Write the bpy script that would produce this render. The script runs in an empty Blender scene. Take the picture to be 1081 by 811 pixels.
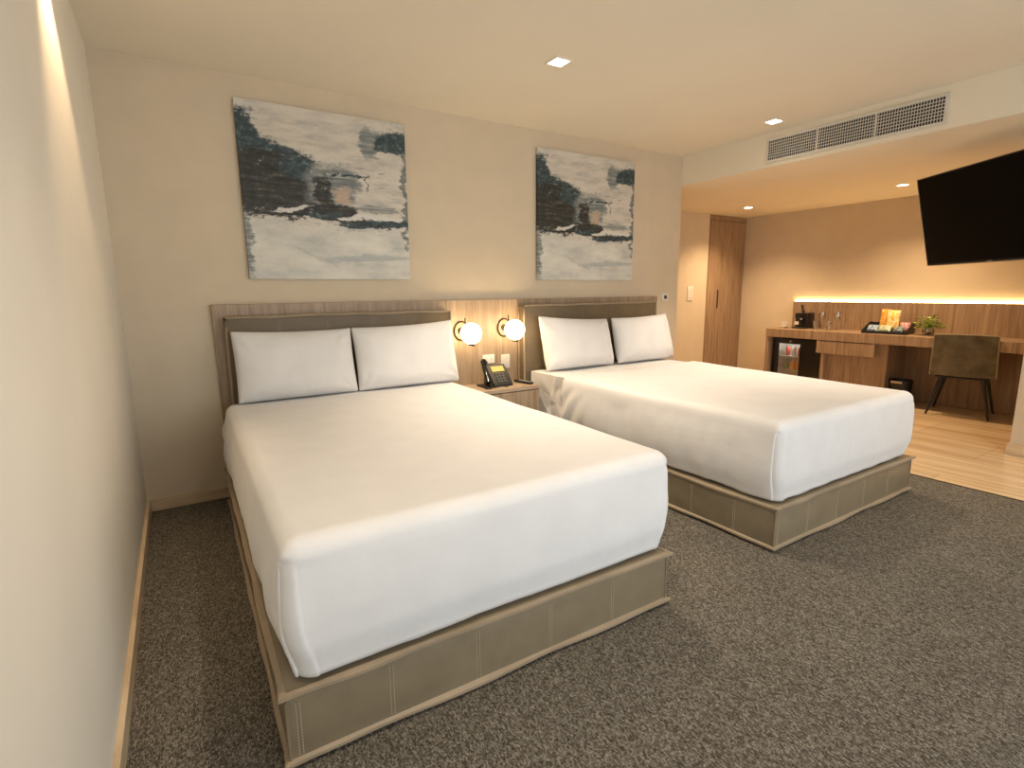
import bpy, bmesh, math, random
from mathutils import Vector, Matrix, noise
random.seed(7)
S = bpy.context.scene
COL = S.collection

# ------------------------------------------------------------------ camera
CX, CY, CZ = 0.2688, -3.8338, 1.3278
YAW, PITCH, ROLL, FPX = 0.56156, 0.17401, -0.01014, 557.587
def make_camera():
    sy, cy = math.sin(YAW), math.cos(YAW)
    fh = Vector((sy, cy, 0)); r = Vector((cy, -sy, 0)); u = Vector((0, 0, 1))
    sp, cp = math.sin(PITCH), math.cos(PITCH)
    F = fh * cp - u * sp; U = u * cp + fh * sp
    cr, sr = math.cos(ROLL), math.sin(ROLL)
    R = r * cr + U * sr; U2 = U * cr - r * sr
    m = Matrix.Identity(4)
    for i in range(3):
        m[i][0] = R[i]; m[i][1] = U2[i]; m[i][2] = -F[i]
    m[0][3], m[1][3], m[2][3] = CX, CY, CZ
    cam = bpy.data.cameras.new('camera'); o = bpy.data.objects.new('camera', cam)
    cam.sensor_width = 36; cam.lens = FPX / 1081 * 36; cam.clip_start = .02
    o.matrix_world = m; COL.objects.link(o); S.camera = o
make_camera()
S.view_settings.view_transform = 'Standard'
S.view_settings.look = 'None'
S.view_settings.exposure = 0.26
S.view_settings.gamma = 1
S.view_settings.use_curve_mapping = False

# ------------------------------------------------------------------ world and lights
WORLD_STRENGTH = 1.0
WINDOW_POWER = 76
WARM = (1.0, .83, .64)
WARM_LOW = (1.0, .69, .40)
SPOT_MAIN, SPOT_LOW = 160, 132
LED_STRENGTH = 27
GLOBE_STRENGTH = 15
w = bpy.data.worlds.new('world'); S.world = w; w.use_nodes = True
w.node_tree.nodes['Background'].inputs[0].default_value = (.75, .85, 1, 1)
w.node_tree.nodes['Background'].inputs[1].default_value = WORLD_STRENGTH

def area(name, loc, rot, sx, sy, power, color):
    l = bpy.data.lights.new(name, 'AREA'); l.shape = 'RECTANGLE'; l.size = sx; l.size_y = sy
    l.energy = power; l.color = color
    o = bpy.data.objects.new(name, l); o.location = loc; o.rotation_euler = rot; COL.objects.link(o)
area('daylight', (2.3, -5.62, 1.3), (math.radians(90), 0, 0), 3.6, 2.2, WINDOW_POWER, (.96, .97, 1.0))
def spot(name, loc, power, ang, blend, color=WARM, size=.035, tilt=0):
    l = bpy.data.lights.new(name, 'SPOT'); l.energy = power; l.color = color
    l.spot_size = math.radians(ang); l.spot_blend = blend; l.shadow_soft_size = size
    o = bpy.data.objects.new(name, l); o.location = loc; o.rotation_euler = (0, math.radians(tilt), 0); COL.objects.link(o)

# ------------------------------------------------------------------ dimensions
H, H2, XW, XF, YB = 2.644, 2.365, 4.743, 7.588, 1.2
XC = 4.631          # carpet / stone joint
XP = 5.82           # face of the pier
YP = -2.5
YR = -5.4           # rear wall
ZT = .80            # desk top

# ------------------------------------------------------------------ mesh helpers
def bm_new(): return bmesh.new()
def box(bm, x0, x1, y0, y1, z0, z1, bev=0, seg=2, mi=0):
    t = bmesh.new()
    bmesh.ops.create_cube(t, size=1)
    for v in t.verts:
        v.co = Vector(((x0 + x1) / 2 + v.co.x * (x1 - x0), (y0 + y1) / 2 + v.co.y * (y1 - y0), (z0 + z1) / 2 + v.co.z * (z1 - z0)))
    if bev > 0:
        bmesh.ops.bevel(t, geom=list(t.edges), offset=bev, segments=seg, affect='EDGES', profile=.5)
    for f in t.faces: f.material_index = mi
    merge(bm, t)
def merge(bm, t, M=None):
    if M is not None: bmesh.ops.transform(t, matrix=M, verts=t.verts)
    me = bpy.data.meshes.new('tmp'); t.to_mesh(me); t.free()
    bm.from_mesh(me); bpy.data.meshes.remove(me)
def cyl(bm, p0, p1, r0, r1=None, seg=20, mi=0):
    r1 = r0 if r1 is None else r1
    p0, p1 = Vector(p0), Vector(p1); d = p1 - p0
    t = bmesh.new()
    bmesh.ops.create_cone(t, cap_ends=True, segments=seg, radius1=r0, radius2=r1, depth=d.length)
    M = Matrix.Translation((p0 + p1) / 2) @ Vector((0, 0, 1)).rotation_difference(d.normalized()).to_matrix().to_4x4()
    for f in t.faces: f.material_index = mi
    merge(bm, t, M)
def tube(bm, pts, r, seg=8, closed=False, mi=0):
    pts = [Vector(p) for p in pts]; n = len(pts); rings = []
    for i, p in enumerate(pts):
        a = pts[(i - 1) % n] if (closed or i > 0) else p
        b = pts[(i + 1) % n] if (closed or i < n - 1) else p
        d = (b - a).normalized()
        up = Vector((0, 0, 1)) if abs(d.z) < .9 else Vector((1, 0, 0))
        s = d.cross(up).normalized(); t = s.cross(d).normalized()
        rr = r[i] if isinstance(r, (list, tuple)) else r
        rings.append([bm.verts.new(p + (s * math.cos(k * 2 * math.pi / seg) + t * math.sin(k * 2 * math.pi / seg)) * rr) for k in range(seg)])
    m = n if closed else n - 1
    for i in range(m):
        A, B = rings[i], rings[(i + 1) % n]
        for k in range(seg):
            bm.faces.new((A[k], A[(k + 1) % seg], B[(k + 1) % seg], B[k])).material_index = mi
    if not closed:
        bm.faces.new(rings[0][::-1]); bm.faces.new(rings[-1])
def lathe(bm, prof, cx=0, cy=0, seg=28, cap=True):
    rings = []
    for r, z in prof:
        rings.append([bm.verts.new((cx + r * math.cos(k * 2 * math.pi / seg), cy + r * math.sin(k * 2 * math.pi / seg), z)) for k in range(seg)])
    for A, B in zip(rings[:-1], rings[1:]):
        for k in range(seg): bm.faces.new((A[k], A[(k + 1) % seg], B[(k + 1) % seg], B[k]))
    if cap:
        bm.faces.new(rings[0][::-1]); bm.faces.new(rings[-1])
def sphere(bm, c, r, sc=(1, 1, 1), u=32, v=18):
    t = bmesh.new(); bmesh.ops.create_uvsphere(t, u_segments=u, v_segments=v, radius=r)
    merge(bm, t, Matrix.Translation(c) @ Matrix.Diagonal((*sc, 1)))
def prism(bm, poly, axis, a0, a1):
    """poly: 2-D points; axis 'x','y','z' extruded from a0 to a1"""
    def P(p, a):
        return {'x': (a, p[0], p[1]), 'y': (p[0], a, p[1]), 'z': (p[0], p[1], a)}[axis]
    A = [bm.verts.new(P(p, a0)) for p in poly]; B = [bm.verts.new(P(p, a1)) for p in poly]
    n = len(poly); bm.faces.new(A[::-1]); bm.faces.new(B)
    for i in range(n): bm.faces.new((A[i], A[(i + 1) % n], B[(i + 1) % n], B[i]))
def obj(name, bm, mats, parent=None, smooth=False, angle=40):
    bmesh.ops.recalc_face_normals(bm, faces=bm.faces)
    me = bpy.data.meshes.new(name); bm.to_mesh(me); bm.free()
    for m in (mats if isinstance(mats, (list, tuple)) else [mats]): me.materials.append(m)
    if smooth:
        for p in me.polygons: p.use_smooth = True
        if angle:
            try: me.set_sharp_from_angle(angle=math.radians(angle))
            except Exception: pass
    o = bpy.data.objects.new(name, me); COL.objects.link(o)
    if parent: o.parent = parent
    return o
def tag(o, label, cat, group=None, kind=None):
    if label: o['label'] = label
    if cat: o['category'] = cat
    if group: o['group'] = group
    if kind: o['kind'] = kind
    return o
def thing(name, label, cat, loc=(0, 0, 0), rz=0, group=None):
    o = bpy.data.objects.new(name, None); o.empty_display_size = .1
    COL.objects.link(o); o.location = loc; o.rotation_euler = (0, 0, rz)
    return tag(o, label, cat, group)
def struct(name, bm, m, label, smooth=False):
    o = obj(name, bm, m, smooth=smooth); o['kind'] = 'structure'; o['label'] = label
    o['category'] = name.split('_')[0]
    return o
def dup(root, loc, rz, label):
    r = root.copy(); COL.objects.link(r); r.location = loc; r.rotation_euler = (0, 0, rz); r['label'] = label
    for ch in list(root.children):
        c = ch.copy(); COL.objects.link(c); c.parent = r
        for g in list(ch.children):
            d = g.copy(); COL.objects.link(d); d.parent = c
    return r

# ------------------------------------------------------------------ materials
def lin(r, g, b):
    f = lambda c: (c / 255 / 12.92) if c / 255 <= .04045 else ((c / 255 + .055) / 1.055) ** 2.4
    return (f(r), f(g), f(b), 1)
def base_mat(name, col=(.5, .5, .5, 1), rough=.5, metal=0, spec=.5):
    m = bpy.data.materials.new(name); m.use_nodes = True
    b = m.node_tree.nodes['Principled BSDF']
    b.inputs['Base Color'].default_value = col; b.inputs['Roughness'].default_value = rough
    b.inputs['Metallic'].default_value = metal; b.inputs['Specular IOR Level'].default_value = spec
    return m, m.node_tree, b
def nd(t, typ, **kw):
    n = t.nodes.new(typ)
    for k, v in kw.items(): setattr(n, k, v)
    return n
def coords(t, scale=(1, 1, 1), rot=(0, 0, 0), which='Object'):
    tc = nd(t, 'ShaderNodeTexCoord'); mp = nd(t, 'ShaderNodeMapping')
    mp.inputs['Scale'].default_value = scale; mp.inputs['Rotation'].default_value = rot
    t.links.new(tc.outputs[which], mp.inputs[0]); return mp.outputs[0]
def noi(t, vec, scale, detail=4, rough=.5, dist=0):
    n = nd(t, 'ShaderNodeTexNoise'); n.inputs['Scale'].default_value = scale
    n.inputs['Detail'].default_value = detail; n.inputs['Roughness'].default_value = rough
    n.inputs['Distortion'].default_value = dist
    t.links.new(vec, n.inputs['Vector']); return n.outputs['Fac']
def ramp(t, fac, stops):
    r = nd(t, 'ShaderNodeValToRGB'); e = r.color_ramp.elements
    e[0].position, e[0].color = stops[0]; e[1].position, e[1].color = stops[-1]
    for p, c in stops[1:-1]:
        x = e.new(p); x.color = c
    t.links.new(fac, r.inputs[0]); return r.outputs[0]
def bump(t, b, fac, strength=.2, dist=.002):
    n = nd(t, 'ShaderNodeBump'); n.inputs['Strength'].default_value = strength; n.inputs['Distance'].default_value = dist
    t.links.new(fac, n.inputs['Height']); t.links.new(n.outputs[0], b.inputs['Normal'])
def mixc(t, fac, a, b, mode='MIX'):
    n = nd(t, 'ShaderNodeMix', data_type='RGBA', blend_type=mode)
    if isinstance(fac, (int, float)): n.inputs[0].default_value = fac
    else: t.links.new(fac, n.inputs[0])
    for i, v in ((6, a), (7, b)):
        if isinstance(v, (tuple, list)): n.inputs[i].default_value = v
        else: t.links.new(v, n.inputs[i])
    return n.outputs[2]
def mth(t, op, a, b=None, clamp=False):
    n = nd(t, 'ShaderNodeMath', operation=op); n.use_clamp = clamp
    for i, v in enumerate((a, b)):
        if v is None: continue
        if isinstance(v, (int, float)): n.inputs[i].default_value = v
        else: t.links.new(v, n.inputs[i])
    return n.outputs[0]

def paint(name, c, var=.03, rough=.75, sc=6, bs=.05):
    m, t, b = base_mat(name, c, rough)
    v = coords(t); f = noi(t, v, sc, 3)
    lo = tuple(x * (1 - var) for x in c[:3]) + (1,); hi = tuple(min(1, x * (1 + var)) for x in c[:3]) + (1,)
    t.links.new(ramp(t, f, [(.3, lo), (.7, hi)]), b.inputs['Base Color'])
    bump(t, b, noi(t, v, 180, 3), bs, .001)
    return m
def wood(name, cols, axis='z', rough=.5, dens=1.0):
    m, t, b = base_mat(name, cols[1], rough)
    s = {'z': (14, 14, .9), 'x': (.9, 14, 14), 'y': (14, .9, 14)}[axis]
    v = coords(t, tuple(k * dens for k in s))
    f1 = noi(t, v, 2.2, 5, .6, .35)
    s2 = {'z': (90, 90, 3), 'x': (3, 90, 90), 'y': (90, 3, 90)}[axis]
    f2 = noi(t, coords(t, s2), 1.6, 3, .6)
    base = ramp(t, f1, [(.28, cols[0]), (.5, cols[1]), (.72, cols[2])])
    fine = ramp(t, f2, [(.35, (.80, .78, .75, 1)), (.62, (1, 1, 1, 1))])
    t.links.new(mixc(t, .75, base, fine, 'MULTIPLY'), b.inputs['Base Color'])
    bump(t, b, f2, .12, .001)
    return m
def leather(name, c, rough=.5, sc=260, var=.10, bs=.18):
    m, t, b = base_mat(name, c, rough)
    v = coords(t)
    lo = tuple(x * (1 - var) for x in c[:3]) + (1,); hi = tuple(x * (1 + var) for x in c[:3]) + (1,)
    t.links.new(ramp(t, noi(t, v, 9, 5, .6), [(.3, lo), (.7, hi)]), b.inputs['Base Color'])
    n = nd(t, 'ShaderNodeTexVoronoi'); n.inputs['Scale'].default_value = sc; t.links.new(v, n.inputs['Vector'])
    bump(t, b, n.outputs['Distance'], bs, .0008)
    return m
def plain(name, c, rough=.4, metal=0, spec=.5, var=.04):
    m, t, b = base_mat(name, c, rough, metal, spec)
    f = noi(t, coords(t), 40, 3)
    lo = tuple(x * (1 - var) for x in c[:3]) + (1,); hi = tuple(min(1, x * (1 + var)) for x in c[:3]) + (1,)
    t.links.new(ramp(t, f, [(.35, lo), (.65, hi)]), b.inputs['Base Color'])
    return m
def emit(name, c, s):
    m = bpy.data.materials.new(name); m.use_nodes = True; t = m.node_tree
    t.nodes.remove(t.nodes['Principled BSDF'])
    e = nd(t, 'ShaderNodeEmission'); e.inputs[0].default_value = c; e.inputs[1].default_value = s
    t.links.new(e.outputs[0], t.nodes['Material Output'].inputs[0]); return m
def thin_glass(name, tint=(1, 1, 1, 1), refl=.08, rough=0.02):
    m = bpy.data.materials.new(name); m.use_nodes = True; t = m.node_tree
    t.nodes.remove(t.nodes['Principled BSDF'])
    a = nd(t, 'ShaderNodeBsdfTransparent'); a.inputs[0].default_value = tint
    g = nd(t, 'ShaderNodeBsdfGlossy'); g.inputs['Roughness'].default_value = rough
    lw = nd(t, 'ShaderNodeLayerWeight'); lw.inputs[0].default_value = .35
    f = mth(t, 'ADD', mth(t, 'MULTIPLY', lw.outputs['Facing'], .55), refl, True)
    mx = nd(t, 'ShaderNodeMixShader')
    t.links.new(f, mx.inputs[0]); t.links.new(a.outputs[0], mx.inputs[1]); t.links.new(g.outputs[0], mx.inputs[2])
    t.links.new(mx.outputs[0], t.nodes['Material Output'].inputs[0]); return m

M = {}
M['wall'] = paint('wallpaper taupe', (.63, .525, .38, 1), .03, .8, 5, .15)
M['wall_left'] = paint('left wall paint', (.84, .79, .69, 1), .02, .7, 3, .1)
M['ceiling'] = paint('ceiling paint', (.80, .73, .60, 1), .015, .85, 2, .03)
M['bulk'] = paint('soffit paint', (.80, .715, .565, 1), .015, .85, 2, .03)
M['oak'] = wood('greyed oak laminate', [(.26, .175, .105, 1), (.39, .28, .18, 1), (.49, .37, .25, 1)])
M['oak_desk'] = wood('desk oak laminate', [(.22, .135, .080, 1), (.34, .225, .135, 1), (.43, .30, .19, 1)])
M['oak_desk_y'] = wood('desk oak laminate lengthwise', [(.25, .155, .09, 1), (.37, .245, .15, 1), (.46, .325, .21, 1)], 'y')
M['oak_stand'] = wood('nightstand oak', [(.30, .20, .13, 1), (.42, .31, .21, 1), (.52, .40, .28, 1)], 'x')
M['leather'] = leather('taupe leatherette', (.235, .185, .115, 1), .42)
M['leather_dark'] = leather('headboard leatherette', (.150, .108, .060, 1), .5)
M['welt'] = leather('taupe leatherette welt', (.33, .255, .17, 1), .45)
M['thread'] = plain('pale thread', (.50, .42, .30, 1), .7)
M['olive'] = leather('worn olive leather', (.115, .098, .060, 1), .42, 200, .45, .2)
M['olive_pipe'] = leather('olive leather edge', (.30, .27, .20, 1), .45)
M['black'] = plain('matte black', (.012, .012, .012, 1), .45)
M['blackgloss'] = plain('gloss black', (.008, .008, .008, 1), .15)
M['screen'] = plain('dark television screen', (.002, .002, .002, 1), .3, spec=.06)
M['darkmetal'] = plain('dark bronze metal', (.05, .032, .02, 1), .35, .8)
M['steel'] = plain('brushed steel', (.55, .52, .47, 1), .3, 1)
M['white'] = plain('white plastic', (.72, .68, .60, 1), .4)
M['vent'] = plain('cream grille enamel', (.66, .61, .52, 1), .5)
M['ventdark'] = plain('dark duct', (.02, .018, .016, 1), .8)
M['trim'] = None
M['lamp'] = emit('downlight diffuser', (1, .90, .74, 1), 14)
M['globe'] = emit('opal globe', (1, .74, .42, 1), GLOBE_STRENGTH)
M['led'] = emit('led strip', (1, .68, .30, 1), LED_STRENGTH)
M['glass'] = thin_glass('clear glass')
M['glassware'] = thin_glass('drinking glass', (.96, .95, .93, 1), .16)
M['winglass'] = thin_glass('window glass', (.98, 1, 1, 1), .04)

def make_linen():
    m, t, b = base_mat('white cotton sheet', (.76, .745, .725, 1), .75)
    b.inputs['Sheen Weight'].default_value = .25
    v = coords(t)
    t.links.new(ramp(t, noi(t, v, 7, 3), [(.3, (.74, .725, .705, 1)), (.7, (.78, .765, .745, 1))]), b.inputs['Base Color'])
    f = mth(t, 'ADD', noi(t, coords(t, (1, .35, 1)), 5, 3, .5, .5), mth(t, 'MULTIPLY', noi(t, v, 500, 2), .03))
    bump(t, b, f, .22, .02)
    return m
M['linen'] = make_linen()

def make_carpet():
    m, t, b = base_mat('heathered carpet', (.1, .09, .08, 1), .95, spec=.15)
    v = coords(t, (1, 1, 1), (0, 0, .5))
    def cells(sc, st, rot):
        n = nd(t, 'ShaderNodeTexVoronoi'); n.inputs['Scale'].default_value = sc
        t.links.new(coords(t, st, (0, 0, rot)), n.inputs['Vector'])
        x = nd(t, 'ShaderNodeSeparateColor'); t.links.new(n.outputs['Color'], x.inputs[0]); return x.outputs[0]
    c1, c2 = cells(135, (2.1, .8, 1), -.6), cells(190, (.9, 1.9, 1), -.5)
    f = mth(t, 'ADD', mth(t, 'MULTIPLY', c1, .45), mth(t, 'MULTIPLY', c2, .30))
    f = mth(t, 'ADD', f, mth(t, 'MULTIPLY', noi(t, v, 60, 4, .7), .25))
    f3 = noi(t, v, 2.5, 3)
    c = ramp(t, f, [(.15, (.035, .029, .021, 1)), (.38, (.085, .073, .056, 1)), (.58, (.165, .146, .117, 1)), (.82, (.31, .28, .232, 1))])
    c = mixc(t, .5, c, ramp(t, f3, [(.3, (.80, .80, .80, 1)), (.7, (1, 1, 1, 1))]), 'MULTIPLY')
    t.links.new(c, b.inputs['Base Color'])
    bump(t, b, f, .35, .005)
    return m
M['carpet'] = make_carpet()

def make_stone():
    m, t, b = base_mat('veined travertine', (.6, .45, .28, 1), .22)
    v = coords(t, (9, .55, 1))
    f = noi(t, v, 1.3, 6, .62, .5)
    c = ramp(t, f, [(.25, (.44, .29, .15, 1)), (.42, (.60, .425, .245, 1)), (.55, (.70, .525, .325, 1)), (.75, (.76, .60, .40, 1))])
    f2 = noi(t, coords(t, (22, .8, 1)), 1.2, 4, .6, .8)
    c = mixc(t, .55, c, ramp(t, f2, [(.3, (.62, .52, .42, 1)), (.42, (1, 1, 1, 1))]), 'MULTIPLY')
    br = nd(t, 'ShaderNodeTexBrick'); br.inputs['Scale'].default_value = 1
    br.inputs['Mortar Size'].default_value = .002; br.inputs['Brick Width'].default_value = 1.2; br.inputs['Row Height'].default_value = .6
    br.inputs['Color1'].default_value = (1, 1, 1, 1); br.inputs['Color2'].default_value = (.90, .90, .90, 1)
    br.inputs['Mortar'].default_value = (.5, .4, .3, 1)
    t.links.new(coords(t, (1, 1, 1), (0, 0, math.pi / 2)), br.inputs['Vector'])
    c = mixc(t, 1, c, br.outputs[0], 'MULTIPLY')
    t.links.new(c, b.inputs['Base Color'])
    return m
M['stone'] = make_stone()
def make_trim():
    m, t, b = base_mat('travertine skirting', (.6, .45, .28, 1), .35)
    f = noi(t, coords(t, (2, 2, 14)), 1.6, 5, .6, .6)
    t.links.new(ramp(t, f, [(.3, (.52, .38, .23, 1)), (.6, (.68, .53, .35, 1))]), b.inputs['Base Color'])
    return m
M['trim'] = make_trim()

def make_art():
    """abstract brush work: cream ground, dark teal masses, thin horizontal strokes. Coordinates: u right 0..1, v up 0..1"""
    m, t, b = base_mat('abstract canvas', (.6, .55, .47, 1), .6)
    tc = nd(t, 'ShaderNodeTexCoord'); sep0 = nd(t, 'ShaderNodeSeparateXYZ')
    t.links.new(tc.outputs['Generated'], sep0.inputs[0])
    cmb = nd(t, 'ShaderNodeCombineXYZ'); t.links.new(sep0.outputs[0], cmb.inputs[0]); t.links.new(sep0.outputs[2], cmb.inputs[1])
    uv = cmb.outputs[0]
    def scl(vec, s):
        mp = nd(t, 'ShaderNodeMapping'); mp.inputs['Scale'].default_value = s; t.links.new(vec, mp.inputs[0]); return mp.outputs[0]
    # ragged warp
    wn = nd(t, 'ShaderNodeTexNoise'); wn.inputs['Scale'].default_value = 1; wn.inputs['Detail'].default_value = 8; wn.inputs['Roughness'].default_value = .68
    t.links.new(scl(uv, (5, 9, 1)), wn.inputs['Vector'])
    sub = nd(t, 'ShaderNodeVectorMath', operation='SUBTRACT'); t.links.new(wn.outputs['Color'], sub.inputs[0]); sub.inputs[1].default_value = (.5, .5, .5)
    mul = nd(t, 'ShaderNodeVectorMath', operation='MULTIPLY'); t.links.new(sub.outputs[0], mul.inputs[0]); mul.inputs[1].default_value = (.26, .13, 0)
    add = nd(t, 'ShaderNodeVectorMath', operation='ADD'); t.links.new(uv, add.inputs[0]); t.links.new(mul.outputs[0], add.inputs[1])
    wuv = add.outputs[0]
    strk = noi(t, scl(uv, (4, 42, 1)), 1, 6, .65)      # long horizontal bristle marks
    scr = noi(t, scl(uv, (26, 30, 1)), 1, 5, .75)
    def blob(cx, cy, rx, ry, soft=.35, rot=0, vec=None, k=.5):
        mp = nd(t, 'ShaderNodeMapping', vector_type='TEXTURE')
        mp.inputs['Location'].default_value = (cx, cy, 0); mp.inputs['Scale'].default_value = (rx, ry, 1); mp.inputs['Rotation'].default_value = (0, 0, rot)
        t.links.new(vec or wuv, mp.inputs[0])
        # superellipse-like distance
        sp = nd(t, 'ShaderNodeSeparateXYZ'); t.links.new(mp.outputs[0], sp.inputs[0])
        ax = mth(t, 'POWER', mth(t, 'ABSOLUTE', sp.outputs[0]), 3); ay = mth(t, 'POWER', mth(t, 'ABSOLUTE', sp.outputs[1]), 3)
        d = mth(t, 'ADD', ax, ay)
        d = mth(t, 'ADD', d, mth(t, 'MULTIPLY', mth(t, 'SUBTRACT', strk, .5), k * 3))
        d = mth(t, 'ADD', d, mth(t, 'MULTIPLY', mth(t, 'SUBTRACT', scr, .5), 2.6))
        mr = nd(t, 'ShaderNodeMapRange', interpolation_type='SMOOTHSTEP')
        t.links.new(d, mr.inputs[0]); mr.inputs[1].default_value = 1 + soft; mr.inputs[2].default_value = 1 - soft
        mr.inputs[3].default_value = 0; mr.inputs[4].default_value = 1
        return mr.outputs[0]
    cream = ramp(t, noi(t, scl(uv, (3, 7, 1)), 1, 6, .6), [(.30, (.42, .43, .40, 1)), (.5, (.62, .60, .53, 1)), (.72, (.74, .71, .62, 1))])
    warm = ramp(t, noi(t, scl(uv, (3, 9, 1)), 1.3, 6, .65), [(.32, (.36, .36, .33, 1)), (.5, (.58, .53, .45, 1)), (.7, (.68, .63, .54, 1))])
    c = mixc(t, blob(.6, .68, .7, .36, .5), cream, warm)
    teal = ramp(t, scr, [(.35, (.014, .026, .028, 1)), (.52, (.035, .062, .068, 1)), (.64, (.11, .145, .145, 1)), (.74, (.34, .36, .33, 1))])
    darkb = ramp(t, mth(t, 'ADD', mth(t, 'MULTIPLY', strk, .6), mth(t, 'MULTIPLY', scr, .4)), [(.40, (.010, .011, .008, 1)), (.55, (.040, .040, .032, 1)), (.66, (.19, .17, .13, 1))])
    grey = ramp(t, strk, [(.35, (.09, .12, .125, 1)), (.55, (.26, .27, .25, 1)), (.7, (.46, .44, .38, 1))])
    c = mixc(t, blob(.90, .875, .17, .075, .45), c, teal)
    c = mixc(t, blob(.76, .855, .05, .10, .8), c, grey)
    c = mixc(t, blob(.02, .80, .10, .14, .4), c, teal)
    c = mixc(t, blob(.20, .70, .22, .085, .5, -.25), c, teal)
    c = mixc(t, blob(.16, .55, .31, .185, .3), c, darkb)
    c = mixc(t, blob(.33, .655, .13, .06, .4, -.3), c, teal)
    c = mixc(t, blob(.52, .56, .16, .14, .7), c, grey)
    c = mixc(t, blob(.46, .50, .055, .13, .6), c, darkb)
    c = mixc(t, mth(t, 'MULTIPLY', blob(.585, .51, .05, .05, .9), .6), c, (.62, .42, .27, 1))
    c = mixc(t, blob(.52, .43, .16, .035, .5, -.06), c, darkb)
    c = mixc(t, mth(t, 'MULTIPLY', blob(.80, .445, .13, .022, .6, 0, None, .8), .8), c, grey)
    c = mixc(t, blob(.78, .353, .27, .022, .6, .03, None, .3), c, teal)
    c = mixc(t, blob(.50, .375, .30, .010, .6, -.08, None, .3), c, darkb)
    c = mixc(t, blob(.20, .385, .20, .012, .7, .12, None, .3), c, darkb)
    c = mixc(t, mth(t, 'MULTIPLY', blob(.99, .52, .02, .30, .6, 0, None, .6), .75), c, teal)
    c = mixc(t, blob(.0, .20, .035, .17, .7, 0, None, .7), c, grey)
    c = mixc(t, mth(t, 'MULTIPLY', blob(.74, .13, .26, .02, .9, .05), .6), c, (.30, .34, .35, 1))
    c = mixc(t, mth(t, 'MULTIPLY', blob(.40, .14, .12, .012, .8, -.4), .35), c, (.32, .33, .32, 1))
    # framed scratchy patch and thin incised lines
    c = mixc(t, blob(.60, .645, .14, .006, .7, 0, None, .6), c, teal)
    c = mixc(t, blob(.735, .60, .006, .05, .7, 0, None, .6), c, teal)
    c = mixc(t, blob(.46, .40, .10, .02, .7, .1, None, .5), c, teal)
    lines = ramp(t, noi(t, scl(uv, (7, 60, 1)), 1, 5, .7), [(.60, (0, 0, 0, 1)), (.66, (1, 1, 1, 1))])
    c = mixc(t, mth(t, 'MULTIPLY', blob(.60, .52, .34, .20, .6), mth(t, 'MULTIPLY', lines, .8)), c, (.07, .075, .07, 1))
    c = mixc(t, mth(t, 'MULTIPLY', lines, .22), c, (.12, .14, .14, 1))
    # white scrapes
    white = (.66, .64, .58, 1)
    s1 = ramp(t, scr, [(.60, (0, 0, 0, 1)), (.68, (1, 1, 1, 1))])
    c = mixc(t, mth(t, 'MULTIPLY', blob(.17, .66, .07, .09, .5, -.5), s1), c, white)
    c = mixc(t, mth(t, 'MULTIPLY', blob(.50, .60, .20, .12, .5), s1), c, white)
    c = mixc(t, mth(t, 'MULTIPLY', blob(.74, .39, .22, .012, .6, .03, None, .5), .9), c, white)
    c = mixc(t, mth(t, 'MULTIPLY', blob(.26, .42, .12, .012, .6, .2, None, .5), .9), c, white)
    t.links.new(c, b.inputs['Base Color'])
    bump(t, b, scr, .25, .002)
    return m
M['art'] = make_art()

# ------------------------------------------------------------------ room shell
bm = bm_new(); box(bm, -.15, XC, YR - .15, .0, -.06, 0); struct('floor', bm, M['carpet'], 'dark grey heathered carpet floor around the beds')
bm = bm_new(); box(bm, XC, XF + .15, YR - .15, YB + .15, -.06, -.002); struct('floor', bm, M['stone'], 'tan veined travertine floor by the desk')
bm = bm_new(); box(bm, -.15, XW, YR - .15, YB + .15, H, H + .1); struct('ceiling', bm, M['ceiling'], 'cream main ceiling above the beds')
bm = bm_new(); box(bm, XW, XF + .15, YR - .15, YB + .15, H2, H + .1); struct('ceiling', bm, M['bulk'], 'lowered ceiling soffit over the desk side')
bm = bm_new(); box(bm, -.15, 0, YR - .15, .15, 0, H); struct('wall_left', bm, M['wall_left'], 'pale wall left of the beds')
bm = bm_new(); box(bm, 0, XW, 0, YB + .15, 0, H); struct('wall_back', bm, M['wall'], 'taupe headboard wall')
bm = bm_new(); box(bm, XW, 6.752, YB, YB + .15, 0, H2); struct('wall_entry', bm, M['wall'], 'short taupe wall with the light switch')
bm = bm_new(); box(bm, 6.752, XF, 1.80, 1.95, 0, H2); struct('wall_closet', bm, M['wall'], 'wall behind the wardrobe')
bm = bm_new(); box(bm, XF, XF + .15, YP - .1, 1.95, 0, H2); struct('wall_right', bm, M['wall'], 'taupe wall above the desk')
bm = bm_new(); box(bm, XP, XF + .15, YR, YP, 0, H2); struct('wall_pier', bm, M['wall'], 'pier wall carrying the television')
WX0, WX1, WZ0, WZ1 = .5, 4.2, .15, 2.35
bm = bm_new()
box(bm, 0, WX0, YR - .15, YR, 0, H); box(bm, WX1, XF + .15, YR - .15, YR, 0, H2)
box(bm, WX0, WX1, YR - .15, YR, 0, WZ0); box(bm, WX0, WX1, YR - .15, YR, WZ1, H); box(bm, WX1, XW, YR - .15, YR, H2, H)
struct('wall_front', bm, M['wall_left'], 'window wall behind the camera')
bm = bm_new()
for i in range(4):
    xx = WX0 + (WX1 - WX0 - .05) * i / 3
    box(bm, xx, xx + .05, YR - .1, YR - .05, WZ0, WZ1)
box(bm, WX0 + .05, WX1 - .05, YR - .1, YR - .05, WZ0, WZ0 + .05); box(bm, WX0 + .05, WX1 - .05, YR - .1, YR - .05, WZ1 - .05, WZ1)
fr = struct('window_1', bm, M['black'], 'tall window in three panes behind the camera')
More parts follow.
